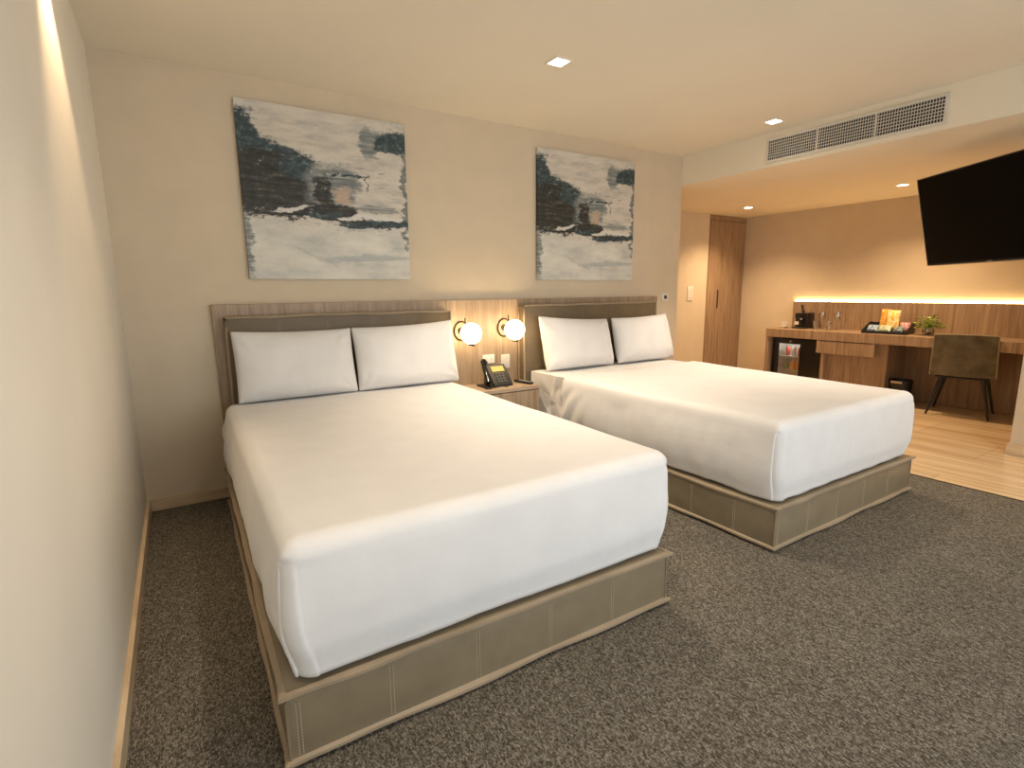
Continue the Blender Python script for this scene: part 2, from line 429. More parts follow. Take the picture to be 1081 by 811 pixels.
for i in range(3):
    a = WX0 + .05 + (WX1 - WX0 - .05) / 3 * i
    bm = bm_new(); box(bm, a, a + (WX1 - WX0 - .05) / 3 - .05, YR - .08, YR - .074, WZ0 + .05, WZ1 - .05)
    obj('pane', bm, M['winglass'], fr)
# skirting
bm = bm_new(); box(bm, .0, .018, YR, 0, 0, .075, .002); struct('baseboard_left', bm, M['trim'], 'travertine skirting along the left wall')
bm = bm_new(); box(bm, .018, .455, -.018, 0, 0, .075, .002); struct('baseboard_back', bm, M['trim'], 'travertine skirting under the headboard wall')
bm = bm_new(); box(bm, 4.395, XW, -.018, 0, 0, .075, .002); struct('baseboard_back_right', bm, M['trim'], 'travertine skirting right of the headboard')
bm = bm_new(); box(bm, XP - .03, XP, YR, YP, -.002, .085, .002); box(bm, XP - .03, XP + 1, YP, YP + .012, -.002, .085, .002)
struct('baseboard_pier', bm, M['trim'], 'travertine skirting at the foot of the pier')
bm = bm_new(); box(bm, XC - .006, XC + .006, YR, 0, -.001, .003); struct('trim_1', bm, M['darkmetal'], 'thin joint strip between carpet and stone')

# ------------------------------------------------------------------ bed construction
def ss(a, b, x):
    t = max(0, min(1, (x - a) / (b - a))); return t * t * (3 - 2 * t)
def grid_shell(bm, fn, nu, nv, wrap=False):
    V = [[bm.verts.new(fn(i / nu, j / nv)) for j in range(nv + 1)] for i in range(nu + 1)]
    for i in range(nu):
        for j in range(nv): bm.faces.new((V[i][j], V[i + 1][j], V[i + 1][j + 1], V[i][j + 1]))
    return V

def cover_mesh(xlh, xrh, xlf, xrf, yh, yf, ztop, zb, seed):
    """tucked white cover: top surface, two long sides and the foot as one cloth; open at the head and below"""
    bm = bm_new(); R = .055
    L = yh - yf
    # cross profile s in [-1,1]: returns signed x fraction & z
    NX, NY = 96, 120
    def prof(s, half, zt, zbl):
        """walk: side down / top / side down for a half-width"""
        h = zt - zbl; arc = R * math.pi / 2
        tot = (half - R) + arc + (h - R)
        d = abs(s) * tot; sg = 1 if s >= 0 else -1
        if d < half - R: return sg * d, zt, 0
        d -= half - R
        if d < arc:
            a = d / R; return sg * (half - R + R * math.sin(a)), zt - R + R * math.cos(a), a / (math.pi / 2)
        d -= arc
        return sg * half, zt - R - d, 1
    rows = []
    # longitudinal walk: along the top to the foot, round the edge, down the foot
    arc = R * math.pi / 2; hz = ztop - zb
    totL = (L - R) + arc + (hz - R)
    nL1 = 78; nL2 = 8; nL3 = 26
    ts = [(L - R) * i / nL1 for i in range(nL1)] + [(L - R) + arc * i / nL2 for i in range(nL2)] + [(L - R) + arc + (hz - R) * i / nL3 for i in range(nL3 + 1)]
    nsx = [-1 + .12 * (i / 18) for i in range(18)] + [-.88 + 1.76 * i / 24 for i in range(25)] + [.88 + .12 * (i + 1) / 18 for i in range(18)]
    def long(d):
        if d < L - R: return yh - d, 0.0, 0
        d -= L - R
        if d < arc:
            a = d / R; return yh - (L - R) - R * math.sin(a), R - R * math.cos(a), 1
        d -= arc
        return yf, R + d, 2
    # top + foot sheet: full width between rounded long edges
    def xlr(y):
        k = (yh - y) / L; return xlh + (xlf - xlh) * k, xrh + (xrf - xrh) * k
    def wr(x, y, z, amp=1):
        n = noise.noise(Vector((x * 2.2 + seed, y * 1.6, z * 2.5))) * .006 + noise.noise(Vector((x * 7 + seed, y * 4, z * 9))) * .0022
        return n * amp
    grid = []
    NS = 16
    for d in ts:
        y, dz, zone = long(d)
        xl, xr = xlr(y); xc, half = (xl + xr) / 2, (xr - xl) / 2
        row = []
        fz = ztop - dz
        # crown of the mattress and softened corners toward the foot
        cr = min(1, dz / R) if zone else 0
        for k in range(61):
            s = nsx[k]
            # edge rounding of the long edges (top) becomes corner rounding on the foot face
            u = abs(s) * half
            sg = 1 if s >= 0 else -1
            X, Y, Z = xc + sg * u, y, fz
            e = max(0, u - (half - R)) / R
            drop = R * (1 - math.sqrt(max(0, 1 - min(1, e) ** 2)))
            if zone == 0:
                Z = fz - drop
            elif zone == 1:
                a = (dz / R)
                Z = fz - drop * (1 - a); Y = y + drop * a
            else:
                Y = y + drop
            low = max(0, (ztop - Z - .05) / (hz - .05))
            if zone == 2:
                X = xc + (X - xc) * (1 + .012 * math.sin(low * math.pi) - .028 * ss(.55, 1, low))
                Y += -.008 * math.sin(low * math.pi) + .012 * ss(.7, 1, low)
                # tucked corner pleat
                ue = half - u
                pl = .0045 * ss(.036 + .018 * low, .030 + .018 * low, ue) * ss(.01, .10, low) + .0015 * math.exp(-((ue - .032 - .018 * low) / .005) ** 2)
                Y -= pl
                Y += .004 * noise.noise(Vector((X * 22 + seed, low * 3, 0))) * ss(.12, 0, ue) * 1.2
            Z += wr(X, Y, Z) * (1 if zone == 0 else .3)
            if zone == 2: Y += wr(X, 0, Z, .8)
            if zone == 2 and low > .97: Z += .006 * noise.noise(Vector((X * 9 + seed, 3, 0)))
            row.append(bm.verts.new((X, Y, Z)))
        grid.append(row)
    for i in range(len(grid) - 1):
        for k in range(60): bm.faces.new((grid[i][k], grid[i + 1][k], grid[i + 1][k + 1], grid[i][k + 1]))
    # long sides, from the outermost top vertices down
    for side, kk in ((-1, 0), (1, 60)):
        prev = None
        ND = 22
        for i in range(nL1 + nL2 + 1):
            v0 = grid[i][kk]; top = v0.co.copy()
            col = [v0]
            for j in range(1, ND + 1):
                f = j / ND
                z = top.z + (zb - top.z) * f
                k = i / (nL1 + nL2)
                bulge = .022 * math.sin(f * math.pi * .9) - .012 * ss(.75, 1, f)
                wv = noise.noise(Vector((top.y * 5 + seed * 3, z * 3, side))) * .008 + noise.noise(Vector((top.y * 16 + seed, z * 7, side))) * .004
                pk = ss(.5, 1, f) * .008 * noise.noise(Vector((top.y * 26 + seed, z * 2, side * 2)))
                headw = ss(.22, 0, k) * .012 * math.sin(z * 26 + top.y * 40)
                low = max(0, (ztop - z - .05) / (hz - .05)); cw = ss(.80, 1, k); hf = (xrf - xlf) / 2
                x = top.x + side * ((1 - cw) * (bulge + (wv + pk + headw) * ss(0, .25, f)) + cw * hf * (.012 * math.sin(low * math.pi) - .028 * ss(.55, 1, low)))
                y = top.y + (.0 if k < .9 else 0)
                # at the foot corner the cloth turns the corner
                zz = z + (.008 * noise.noise(Vector((top.y * 8, seed, side))) if j == ND else 0)
                col.append(bm.verts.new((x, y, zz)))
            if prev:
                for j in range(ND): bm.faces.new((prev[j], col[j], col[j + 1], prev[j + 1]))
            prev = col
        # close the corner between side column and foot face column
        foot = [grid[i][kk] for i in range(nL1 + nL2, len(grid))]
        bm.verts.ensure_lookup_table()
        a, b2 = prev, foot
        na, nb = len(a), len(b2)
        i = j = 0
        while i < na - 1 or j < nb - 1:
            if j >= nb - 1 or (i < na - 1 and (i + 1) / (na - 1) <= (j + 1) / (nb - 1)):
                if len({a[i], a[i + 1], b2[j]}) == 3: bm.faces.new((a[i], a[i + 1], b2[j]))
                i += 1
            else:
                if len({a[i], b2[j + 1], b2[j]}) == 3: bm.faces.new((a[i], b2[j + 1], b2[j]))
                j += 1
    return bm

def flange_loop(bm, x0, x1, y0, y1, z, out, th, ear=.012, lift=0):
    """sewn lip standing out around the three open sides and the head of a box cover, slightly uneven"""
    pts = []
    def edge(ax, ay, bx, by, n, ox, oy):
        for i in range(n):
            k = i / n; pts.append((ax + (bx - ax) * k, ay + (by - ay) * k, ox, oy, k))
    cs = [(x0, y1), (x0, y0), (x1, y0), (x1, y1)]
    edge(*cs[0], *cs[1], 40, -1, 0); edge(*cs[1], *cs[2], 30, 0, -1); edge(*cs[2], *cs[3], 40, 1, 0); edge(*cs[3], *cs[0], 30, 0, 1)
    n = len(pts); inn, ot, inb, ob = [], [], [], []
    for i, (x, y, ox, oy, k) in enumerate(pts):
        px, py, pox, poy, _ = pts[i - 1]
        if k == 0: dx, dy = ox + pts[i - 1][2], oy + pts[i - 1][3]; e = out + ear * .3
        else: dx, dy = ox, oy; e = out * (.85 + .5 * noise.noise(Vector((x * 5, y * 5, z * 9))))
        dz = .006 * noise.noise(Vector((x * 3 + 5, y * 3, z * 7))) + lift
        if k == 0: dz += .004
        inn.append(bm.verts.new((x - dx * .004, y - dy * .004, z + th))); ot.append(bm.verts.new((x + dx * e, y + dy * e, z + th * .7 + dz)))
        ob.append(bm.verts.new((x + dx * e, y + dy * e, z + dz))); inb.append(bm.verts.new((x - dx * .004, y - dy * .004, z - th * .6)))
    for i in range(n):
        j = (i + 1) % n
        for A, B in ((inn, ot), (ot, ob), (ob, inb), (inb, inn)): bm.faces.new((A[i], A[j], B[j], B[i]))

def make_bed(loc, rz, label, group, W=1.5, L=2.265, hb=.244, sp=.30):
    root = thing('bed', label, 'bed', loc, rz, group)
    hw = W / 2
    bm = bm_new(); box(bm, -hw, hw, -L, 0, .012, hb - .006, .006, 2)
    def st(x, y, dx, dy):
        for q in (-.0055, .0055):
            n = 16
            for i in range(n):
                z0 = .036 + (hb - .076) * i / n; z1 = z0 + (hb - .076) / n * .72
                tube(bm, [(x + dx * q, y + dy * q, z0), (x + dx * q, y + dy * q, z1)], .0012, 5, mi=1)
    for i in range(1, 5): st(-hw + W * i / 5, -L - .0008, 1, 0)
    st(-hw + .03, -L - .0008, 1, 0)
    for i in range(1, 8):
        for sx in (-1, 1): st(sx * (hw + .0008), -L * i / 8 - .05, 0, 1)
    base = obj('bed_base', bm, [M['leather'], M['thread']], root, True)
    bm = bm_new(); flange_loop(bm, -hw, hw, -L, 0, hb - .018, .016, .014); o = obj('upper_welt', bm, M['welt'], base); o['label'] = 'lighter taupe sewn lip along the top edge'
    bm = bm_new(); flange_loop(bm, -hw, hw, -L, 0, .018, .014, .014, lift=-.004); o = obj('lower_welt', bm, M['welt'], base); o['label'] = 'lighter taupe sewn lip along the bottom edge'
    for sx in (-1, 1):
        bm = bm_new(); tube(bm, [(sx * hw, -L, .03 + (hb - .06) * i / 8) for i in range(9)], .0045, 8); obj('corner_seam', bm, M['leather'], base, True)
    # mattress in its fitted sheet
    bm = bm_new(); box(bm, -hw + .06, hw - .06, -L + .08, -.012, hb - .005, .645, .045, 5)
    for f in bm.faces: f.smooth = True
    mt = obj('mattress', bm, M['linen'], root, True, 60)
    return root

HZ = .244
bed1 = make_bed((1.192, -.152, 0), -.0115, 'double bed on taupe stitched leatherette base, nearer the left wall', 'double beds')
bed2 = make_bed((3.480, -.152, 0), 0, 'double bed on taupe stitched leatherette base, nearer the desk', 'double beds', W=1.515)

def add_cover(args, label):
    o = obj('bed_cover', cover_mesh(*args), M['linen'], None, True, 0)
    s = o.modifiers.new('thickness', 'SOLIDIFY'); s.thickness = .004; s.offset = 1
    return tag(o, label, 'bedding', 'white bed covers')
add_cover((.462, 1.985, .438, 1.940, -.30, -2.408, .668, .256, 3.1), 'plain white tucked cover over the bed nearer the left wall')
add_cover((2.758, 4.33, 2.740, 4.232, -.62, -2.404, .668, .256, 11.7), 'plain white tucked cover over the bed nearer the desk')
# fitted sheet showing at the head of the far bed
bm = bm_new()
def headsheet(u, v):
    # u along y from -.17 to -.70, v across: down the left side, over the top
    y = -.175 - u * .440
    L1, L2 = .40, 1.46
    d = v * (L1 + L2)
    if d < L1:
        z = .262 + d; x = 2.775 + .012 * math.sin(z * 9 + y * 5) + .010 * math.sin((z - .2) * 30 + u * 14) * (1 - (z - .262) / .4)
        x -= .012 * math.exp(-((u - .45 - (z - .26) * .9) / .06) ** 2)
        return (x - 3.480, y + .152, z)
    return (2.790 + (d - L1) - 3.480, y + .152, .662 + .002 * math.sin(d * 11 + y * 9))
grid_shell(bm, headsheet, 40, 70)
o = obj('fitted_sheet', bm, M['linen'], [c for c in bed2.children if c.name.startswith('mattress')][0], True, 50)
o['label'] = 'crumpled fitted sheet at the head end'

# ------------------------------------------------------------------ pillows
def make_pillow(name, label, loc, W, Hh, T, tilt, rz, seed, group='white pillows leaning on the headboards', skew=(0, 0, 0, 0)):
    """loc: middle of the lower edge. local x right, z up, -y to the viewer. skew lifts the corners TL TR BL BR"""
    bm = bm_new(); N, Mv = 56, 40
    def shape(sgn):
        def f(a, b):
            u, v = a * 2 - 1, b * 2 - 1
            x = W / 2 * u * (1 - .022 * (1 - v * v) * abs(u) ** 1.5)
            z = Hh / 2 + Hh / 2 * v * (1 - (.060 if v > 0 else .012) * (1 - u * u) * abs(v) ** 1.5)
            z += max(0, v) * ((1 - u) / 2 * skew[0] + (1 + u) / 2 * skew[1]) + max(0, -v) * ((1 - u) / 2 * skew[2] + (1 + u) / 2 * skew[3])
            t = T * (max(0, (1 - abs(u) ** 3.6)) * max(0, (1 - abs(v) ** 3.4))) ** .55
            # fuller at the bottom where the filling sits
            t *= 1 - .16 * v
            # creases running out of the corners
            w_ = 0
            for cu, cv in ((-1, 1), (1, 1), (-1, -1), (1, -1)):
                du, dv = (u - cu) * W / 2, (v - cv) * Hh / 2
                r = math.hypot(du, dv); an = math.atan2(dv * cv, du * cu)
                w_ += math.sin(an * (9 + 2 * cu) + seed * (3 + cu + 2 * cv) + 3 * noise.noise(Vector((x * 9, z * 9, seed)))) * .0045 * math.exp(-((r - .09) / .08) ** 2)
            w_ += noise.noise(Vector((x * 5 + seed, z * 5, sgn))) * .008 + noise.noise(Vector((x * 13 + seed, z * 9, sgn))) * .003
            t2 = max(0, t + w_ * (min(1, t / (T * .5)) if T else 0))
            return (x, sgn * t2, z)
        return f
    A = grid_shell(bm, shape(-1), N, Mv); B = grid_shell(bm, shape(1), N, Mv)
    bmesh.ops.remove_doubles(bm, verts=bm.verts, dist=.0004)
    for v in bm.verts:   # lean back
        y, z = v.co.y, v.co.z
        v.co.y = y * math.cos(tilt) + z * math.sin(tilt); v.co.z = z * math.cos(tilt) - y * math.sin(tilt)
    o = obj(name, bm, M['linen'], None, True, 0)
    o.location = loc; o.rotation_euler = (0, 0, rz)
    tag(o, label, 'pillow', group)
    return o
tl = math.radians(15)
make_pillow('pillow', 'plump white pillow at the left end of the nearer bed, beside the left wall', (.893, -.335, .677), .722, .438, .10, tl, 0, 1.3, skew=(.005, -.005, 0, 0))
make_pillow('pillow', 'plump white pillow on the nearer bed beside the phone nightstand', (1.632, -.335, .676), .75, .44, .10, tl, 0, 2.9, skew=(-.005, .02, .0, -.0))
make_pillow('pillow', 'plump white pillow on the far bed beside the globe lamps', (3.182, -.335, .674), .75, .43, .10, tl, 0, 4.1, skew=(.035, -.015, 0, 0))
make_pillow('pillow', 'plump white pillow at the right end of the far bed', (3.968, -.335, .674), .725, .42, .10, tl, 0, 5.7, skew=(-.0, .02, 0, -.0))

# ------------------------------------------------------------------ headboard wall panel and padded headboards
PH = 1.262
t0 = thing('headboard_panel', 'long greyed oak headboard panel behind both beds', 'headboard', (0, 0, 0))
bm = bm_new()
for a, b_ in ((.458, 2.05), (2.053, 2.71), (2.713, 4.39)): box(bm, a, b_, -.05, -.0005, .0, PH, .0015)
obj('panel_board', bm, M['oak'], t0)

def padded(name, label, x0, x1, zt, group, lo=.0):
    r = thing(name, label, 'headboard', ((x0 + x1) / 2, -.0505, 0), 0, group)
    hw = (x1 - x0) / 2; D = .095
    bm = bm_new(); box(bm, -hw, hw, -D, 0, .25, zt, .008, 3)
    for k in (1, 2, 3, 4):
        for q in (-.006, .006): tube(bm, [(-hw + 2 * hw * k / 5 + q, -D - .0005, .7), (-hw + 2 * hw * k / 5 + q, -D - .0005, zt - .025)], .0011, 5, mi=1)
    tube(bm, [(-hw + .02, -D - .0005, .9), (hw - .02, -D - .0005, .9)], .0011, 5, mi=1)
    obj('padding', bm, [M['leather_dark'], M['leather']], r, True)
    # sewn lips round the front and the back edges
    bm = bm_new()
    for yy in (-D, -.012):
        pts = []
        for i in range(13): pts.append((-hw, yy, .26 + (zt - .26) * i / 12))
        for i in range(1, 25):
            k = i / 24; pts.append((-hw + 2 * hw * k, yy, zt + .003 + .006 * noise.noise(Vector((k * 6 + x0, yy * 9, 0)))))
        for i in range(1, 13): pts.append((hw, yy, zt - (zt - .26) * i / 12))
        tube(bm, pts, .0075, 8)
    o = obj('piping', bm, M['welt'], r, True); o['label'] = 'lighter sewn edge piping'
    return r
padded('padded_headboard', 'taupe padded headboard behind the bed nearer the left wall', .520, 2.040, 1.180, 'padded headboards')
padded('padded_headboard', 'taupe padded headboard behind the bed nearer the desk', 2.715, 4.275, 1.205, 'padded headboards')

# ------------------------------------------------------------------ paintings
def painting(label, x0, x1, z0, z1):
    r = thing('canvas_painting', label, 'painting', ((x0 + x1) / 2, -.001, z0), 0, 'abstract paintings')
    hw = (x1 - x0) / 2
    bm = bm_new(); box(bm, -hw, hw, -.034, -.004, 0, z1 - z0, .002); obj('canvas', bm, M['art'], r)
    bm = bm_new(); box(bm, -hw + .02, hw - .02, -.004, 0, .02, z1 - z0 - .02); obj('stretcher_frame', bm, M['oak'], r)
painting('square abstract teal and cream canvas above the bed nearer the left wall', .690, 1.775, 1.421, 2.50)
painting('square abstract teal and cream canvas above the bed nearer the desk', 2.934, 4.045, 1.421, 2.50)

# ------------------------------------------------------------------ nightstand
NX0, NX1, NY0 = 2.062, 2.705, -.37
ns = thing('nightstand', 'oak nightstand fixed between the two beds', 'nightstand', ((NX0 + NX1) / 2, -.0505, 0))
hw = (NX1 - NX0) / 2
bm = bm_new(); box(bm, -hw, hw, -.335, 0, .548, .578, .003); obj('nightstand_top', bm, M['oak_stand'], ns)
bm = bm_new(); box(bm, -hw, -hw + .018, -.32, 0, .33, .548); box(bm, hw - .018, hw, -.32, 0, .33, .548); box(bm, -hw + .018, hw - .018, -.32, 0, .33, .348); box(bm, -hw + .018, hw - .018, -.012, 0, .348, .548)
obj('nightstand_body', bm, M['oak_stand'], ns)
bm = bm_new(); box(bm, -hw + .02, hw - .02, -.333, -.02, .352, .542, .002); d = obj('drawer', bm, M['oak'], ns)

# desk phone
ph = thing('desk_phone', 'black corded desk phone with painted amber screen reflection on the nightstand', 'phone', (2.375, -.20, .5785), 0)
bm = bm_new(); prism(bm, [(-.10, .0), (-.10, .022), (.035, .165), (.055, .16), (.075, .0)], 'x', -.045, .125); obj('phone_body', bm, M['black'], ph)
Mx = Matrix.Rotation(math.atan2(.143, .135), 4, 'X')
bm = bm_new()
t = bmesh.new(); box(t, -.012, .10, .125, .175, .0, .003, .001); merge(bm, t, Matrix.Translation((0, -.10, .0235)) @ Mx); o = obj('phone_screen', bm, emit('amber screen reflection', (1, .62, .16, 1), 1.1), ph); o['label'] = 'display with painted amber reflection'  # emission stands in for amber light reflected in the screen
bm = bm_new()
for i in range(4):
    for j in range(3):
        t = bmesh.new(); box(t, .0 + j * .028, .02 + j * .028, .02 + i * .025, .036 + i * .025, .0, .005, .0015); merge(bm, t, Matrix.Translation((0, -.10, .0235)) @ Mx)
obj('keypad', bm, plain('grey keys', (.10, .10, .09, 1), .4), ph)
bm = bm_new()
pts = [(-.095, -.09, .045), (-.09, -.06, .085), (-.085, -.02, .135), (-.082, .0, .175), (-.08, .015, .205)]
tube(bm, pts, [.022, .020, .016, .020, .023], 12)
cyl(bm, (-.095, -.095, .042), (-.065, -.082, .028), .024, .020); cyl(bm, (-.080, .012, .2), (-.052, .03, .186), .024, .020)
obj('handset', bm, M['blackgloss'], ph, True)
bm = bm_new(); box(bm, -.12, -.045, -.10, .06, 0, .014, .005); obj('handset_cradle', bm, M['black'], ph)
bm = bm_new()
pts = [(-.11 + .03 * math.cos(a) * (1 - a / 40), -.125 + .018 * math.sin(a), .007 + .0003 * a) for a in [i * .35 for i in range(55)]]
tube(bm, pts, .003, 6); obj('coiled_cord', bm, M['black'], ph, True)

bm = bm_new(); box(bm, 2.36, 2.60, -.36, -.22, .5785, .5815, .001); tag(obj('notepad', bm, M['oak_stand']), 'tan paper pad lying in front of the desk phone', 'notepad')
bm = bm_new(); cyl(bm, (2.345, -.245, .5830), (2.43, -.335, .5830), .0042, .0042, 10); cyl(bm, (2.43, -.335, .5830), (2.438, -.343, .5830), .0042, .001, 10); o = obj('pen', bm, M['black']); tag(o, 'black pen lying diagonally beside the paper pad', 'pen')
rc = thing('remote_control', 'slim black remote control lying by the far bed headboard', 'remote', (2.645, -.235, .5785), math.radians(8))
bm = bm_new(); box(bm, -.026, .026, -.10, .10, 0, .018, .006, 3); obj('remote_body', bm, M['blackgloss'], rc, True)
bm = bm_new()
for i in range(6):
    for j in range(3): cyl(bm, (-.014 + j * .014, -.08 + i * .026, .0175), (-.014 + j * .014, -.08 + i * .026, .0195), .004, .004, 10)
obj('buttons', bm, M['white'], rc)

# wall plates
def plate(name, label, cat, loc, w_, h_, face, parts='rocker', group=None):
    """face: '-y' on walls whose front looks to -y"""
    r = thing(name, label, cat, loc, 0, group)
    bm = bm_new(); box(bm, -w_ / 2, w_ / 2, -.009, 0, -h_ / 2, h_ / 2, .003, 3); obj('cover_plate', bm, M['white'], r, True)
    if parts == 'rocker':
        bm = bm_new()
        n = 2
        for i in range(n):
            a = -w_ * .36 + i * w_ * .37; box(bm, a, a + w_ * .34, -.0125, -.0095, -h_ * .32, h_ * .32, .001)
        obj('rocker_switch', bm, M['white'], r)
    elif parts == 'socket':
        for s in (-1, 1):
            bm = bm_new()
            prism(bm, [(s * w_ * .22 + .014 * math.cos(q * math.pi / 8), .014 * math.sin(q * math.pi / 8)) for q in range(16)], 'y', -.0105, -.0092)
            obj('socket', bm, M['vent'], r)
    else:
        bm = bm_new(); box(bm, -w_ * .22, w_ * .22, -.013, -.0095, -h_ * .18, h_ * .22, .001); o = obj('thermostat_display', bm, M['black'], r); o['label'] = 'small black display'
    return r
plate('power_outlet', 'cream power outlet on the panel behind the desk phone', 'outlet', (2.418, -.0505, .775), .115, .075, '-y', 'socket')
plate('light_switch', 'cream upright switch plate right of the desk phone', 'switch', (2.582, -.0505, .745), .085, .118, '-y')
plate('thermostat', 'small white thermostat with black display right of the headboards', 'thermostat', (4.555, -.0005, 1.25), .085, .085, '-y', 'disp')
plate('light_switch', 'cream light switch on the short wall left of the wardrobe', 'switch', (6.40, YB - .0005, 1.27), .12, .20, '-y')

# ------------------------------------------------------------------ globe sconces
def sconce(label, x, z):
    r = thing('globe_wall_lamp', label, 'wall lamp', (x, -.0505, z), 0, 'globe wall lamps')
    bm = bm_new()
    pts = [(-.012 + .062 * math.cos(a), -.008, .012 + .072 * math.sin(a)) for a in [i * 2 * math.pi / 40 for i in range(40)]]
    tube(bm, pts, .0055, 8, True)
    cyl(bm, (-.012, 0, .012), (-.012, -.016, .012), .026, .024, 24)
    obj('wall_bracket', bm, M['darkmetal'], r, True)
    bm = bm_new(); cyl(bm, (-.012, -.012, .012), (-.012, -.075, .012), .006); tube(bm, [(-.012, -.075, .118), (-.012, -.075, .012), (-.010, -.08, -.07), (0, -.12, -.088), (.012, -.175, -.095)], .005, 8)
    obj('lamp_arm', bm, M['darkmetal'], r, True)
    bm = bm_new(); cyl(bm, (0, -.15, -.092), (0, -.15, -.080), .022, .028, 20); obj('globe_holder', bm, M['darkmetal'], r, True)
    bm = bm_new(); sphere(bm, (0, -.15, 0), .082, u=40, v=24); o = obj('globe_shade', bm, M['globe'], r, True, 0); o['label'] = 'glowing white opal globe'
    return r
sconce('glowing globe wall lamp beside the bed nearer the left wall, above the phone', 2.186, 1.008)
sconce('glowing globe wall lamp beside the far bed headboard', 2.586, 1.018)

# ------------------------------------------------------------------ ceiling lights
def downlight(label, x, y, z, square, power, ang, blend=.35, tilt=0):
    r = thing('ceiling_downlight', label, 'ceiling light', (x, y, z), 0, 'recessed ceiling downlights')
    bm = bm_new()
    if square:
        a, b_ = .060, .046
        box(bm, -a, a, -a, -b_, -.006, -.0005); box(bm, -a, a, b_, a, -.006, -.0005); box(bm, -a, -b_, -b_, b_, -.006, -.0005); box(bm, b_, a, -b_, b_, -.006, -.0005)
        obj('trim_ring', bm, M['ceiling'], r)
        bm = bm_new(); box(bm, -b_, b_, -b_, b_, -.004, -.0005); obj('diffuser', bm, M['lamp'], r)
    else:
        pts = [(.052 * math.cos(i * math.pi / 16), .052 * math.sin(i * math.pi / 16), -.004) for i in range(32)]
        tube(bm, pts, .0038, 8, True); obj('trim_ring', bm, M['bulk'], r, True)
        bm = bm_new(); cyl(bm, (0, 0, -.005), (0, 0, -.0005), .050, .050, 32); obj('diffuser', bm, M['lamp'], r)
    spot('spot_beam', (x, y, z - .02), power, ang, blend, WARM if square and not tilt else WARM_LOW, tilt=tilt)
downlight('square recessed downlight above the gap between the beds, nearer the paintings', 2.304, -1.147, H, True, SPOT_MAIN, 88, blend=1)
downlight('square recessed downlight just left of the air grille', 4.458, -1.14, H, True, SPOT_MAIN, 88, blend=1)
downlight('square recessed downlight grazing the left wall', .13, -1.28, H, True, 44, 64, blend=.75, tilt=14)
downlight('added unseen square downlight brightening the nearer bed, out of the frame', 1.15, -2.75, H, True, SPOT_MAIN * .42, 120, blend=1)  # unseen lamp, added to brighten the top of the nearer bed
downlight('added unseen square downlight in the front right of the ceiling, out of the frame', 4.458, -3.5, H, True, SPOT_MAIN * .65, 120, blend=1)  # unseen lamp, added for more warm light from the front
downlight('round recessed downlight in the low soffit near the wardrobe', 6.664, .55, H2, False, SPOT_LOW, 125, blend=1)
downlight('round recessed downlight in the low soffit beside the television', 6.708, -1.168, H2, False, SPOT_LOW, 135, blend=1)

# ------------------------------------------------------------------ air grille
gv = thing('air_grille', 'long cream air conditioning grille in the soffit face', 'air vent', (XW - .0005, -1.555, 2.497))
GY, GZ = .625, .078
bm = bm_new()
a = .022
box(bm, -.012, 0, -GY - a, GY + a, GZ, GZ + a, .002); box(bm, -.012, 0, -GY - a, GY + a, -GZ - a, -GZ, .002)
box(bm, -.012, 0, -GY - a, -GY, -GZ, GZ); box(bm, -.012, 0, GY, GY + a, -GZ, GZ)
for yy in (-.21, .21): box(bm, -.012, 0, yy - .006, yy + .006, -GZ, GZ)
obj('grille_frame', bm, M['vent'], gv)
bm = bm_new(); box(bm, -.0015, 0, -GY, GY, -GZ, GZ); obj('grille_duct', bm, M['ventdark'], gv)
bm = bm_new()
for i in range(1, 7): 
    zz = -GZ + 2 * GZ * i / 7; box(bm, -.011, -.003, -GY, GY, zz - .0022, zz + .0022)
for i in range(1, 72):
    yy = -GY + 2 * GY * i / 72; box(bm, -.009, -.002, yy - .0014, yy + .0014, -GZ, GZ)
obj('grille_louvres', bm, M['vent'], gv)

# ------------------------------------------------------------------ television on its swing arm
TL = Vector((5.450, -1.788, 2.178)); BL = Vector((5.582, -1.886, 1.502))
Rv = Vector((-.5746, -.8184, .0)).normalized()
Uv = (TL - BL); hh = Uv.length; Uv = (Uv - Rv * Uv.dot(Rv)).normalized(); Nv = Rv.cross(Uv).normalized()
if Nv.x > 0: Nv = -Nv
tvw = 1.22
cen = (TL + BL) / 2 + Rv * tvw / 2
# build in world space through a frame matrix, root empty at the wall plate
tv = thing('television', 'large black flat television tilted down on a wall arm', 'television', (XP, -2.95, 1.85))
FM = Matrix(((Rv.x, Nv.x, Uv.x, cen.x), (Rv.y, Nv.y, Uv.y, cen.y), (Rv.z, Nv.z, Uv.z, cen.z), (0, 0, 0, 1)))
FM = Matrix.Translation((-XP, 2.95, -1.85)) @ FM       # into root space; local x right, y towards viewer, z up
def tvpart(name, boxes, mat, bev=0):
    bm = bm_new()
    for b_ in boxes:
        t = bmesh.new(); box(t, *b_, bev); merge(bm, t, FM)
    return obj(name, bm, mat, tv)
tvpart('tv_housing', [(-tvw / 2, tvw / 2, -.035, -.002, -hh / 2, hh / 2), (-tvw * .3, tvw * .3, -.065, -.035, -hh * .38, hh * .2)], M['black'], .003)
tvpart('tv_screen', [(-tvw / 2 + .008, tvw / 2 - .008, -.002, 0, -hh / 2 + .014, hh / 2 - .008)], M['screen'])
e_ = .004
o = tvpart('tv_bezel', [(-tvw / 2 - e_, tvw / 2 + e_, -.012, .002, hh / 2, hh / 2 + e_), (-tvw / 2 - e_, tvw / 2 + e_, -.012, .002, -hh / 2 - e_, -hh / 2), (-tvw / 2 - e_, -tvw / 2, -.012, .002, -hh / 2, hh / 2), (tvw / 2, tvw / 2 + e_, -.012, .002, -hh / 2, hh / 2)], M['steel'])
o['label'] = 'thin pale metal rim'
tvpart('tv_logo', [(-.022, .022, -.001, .0015, -hh / 2 + .003, -hh / 2 + .009)], M['steel'])
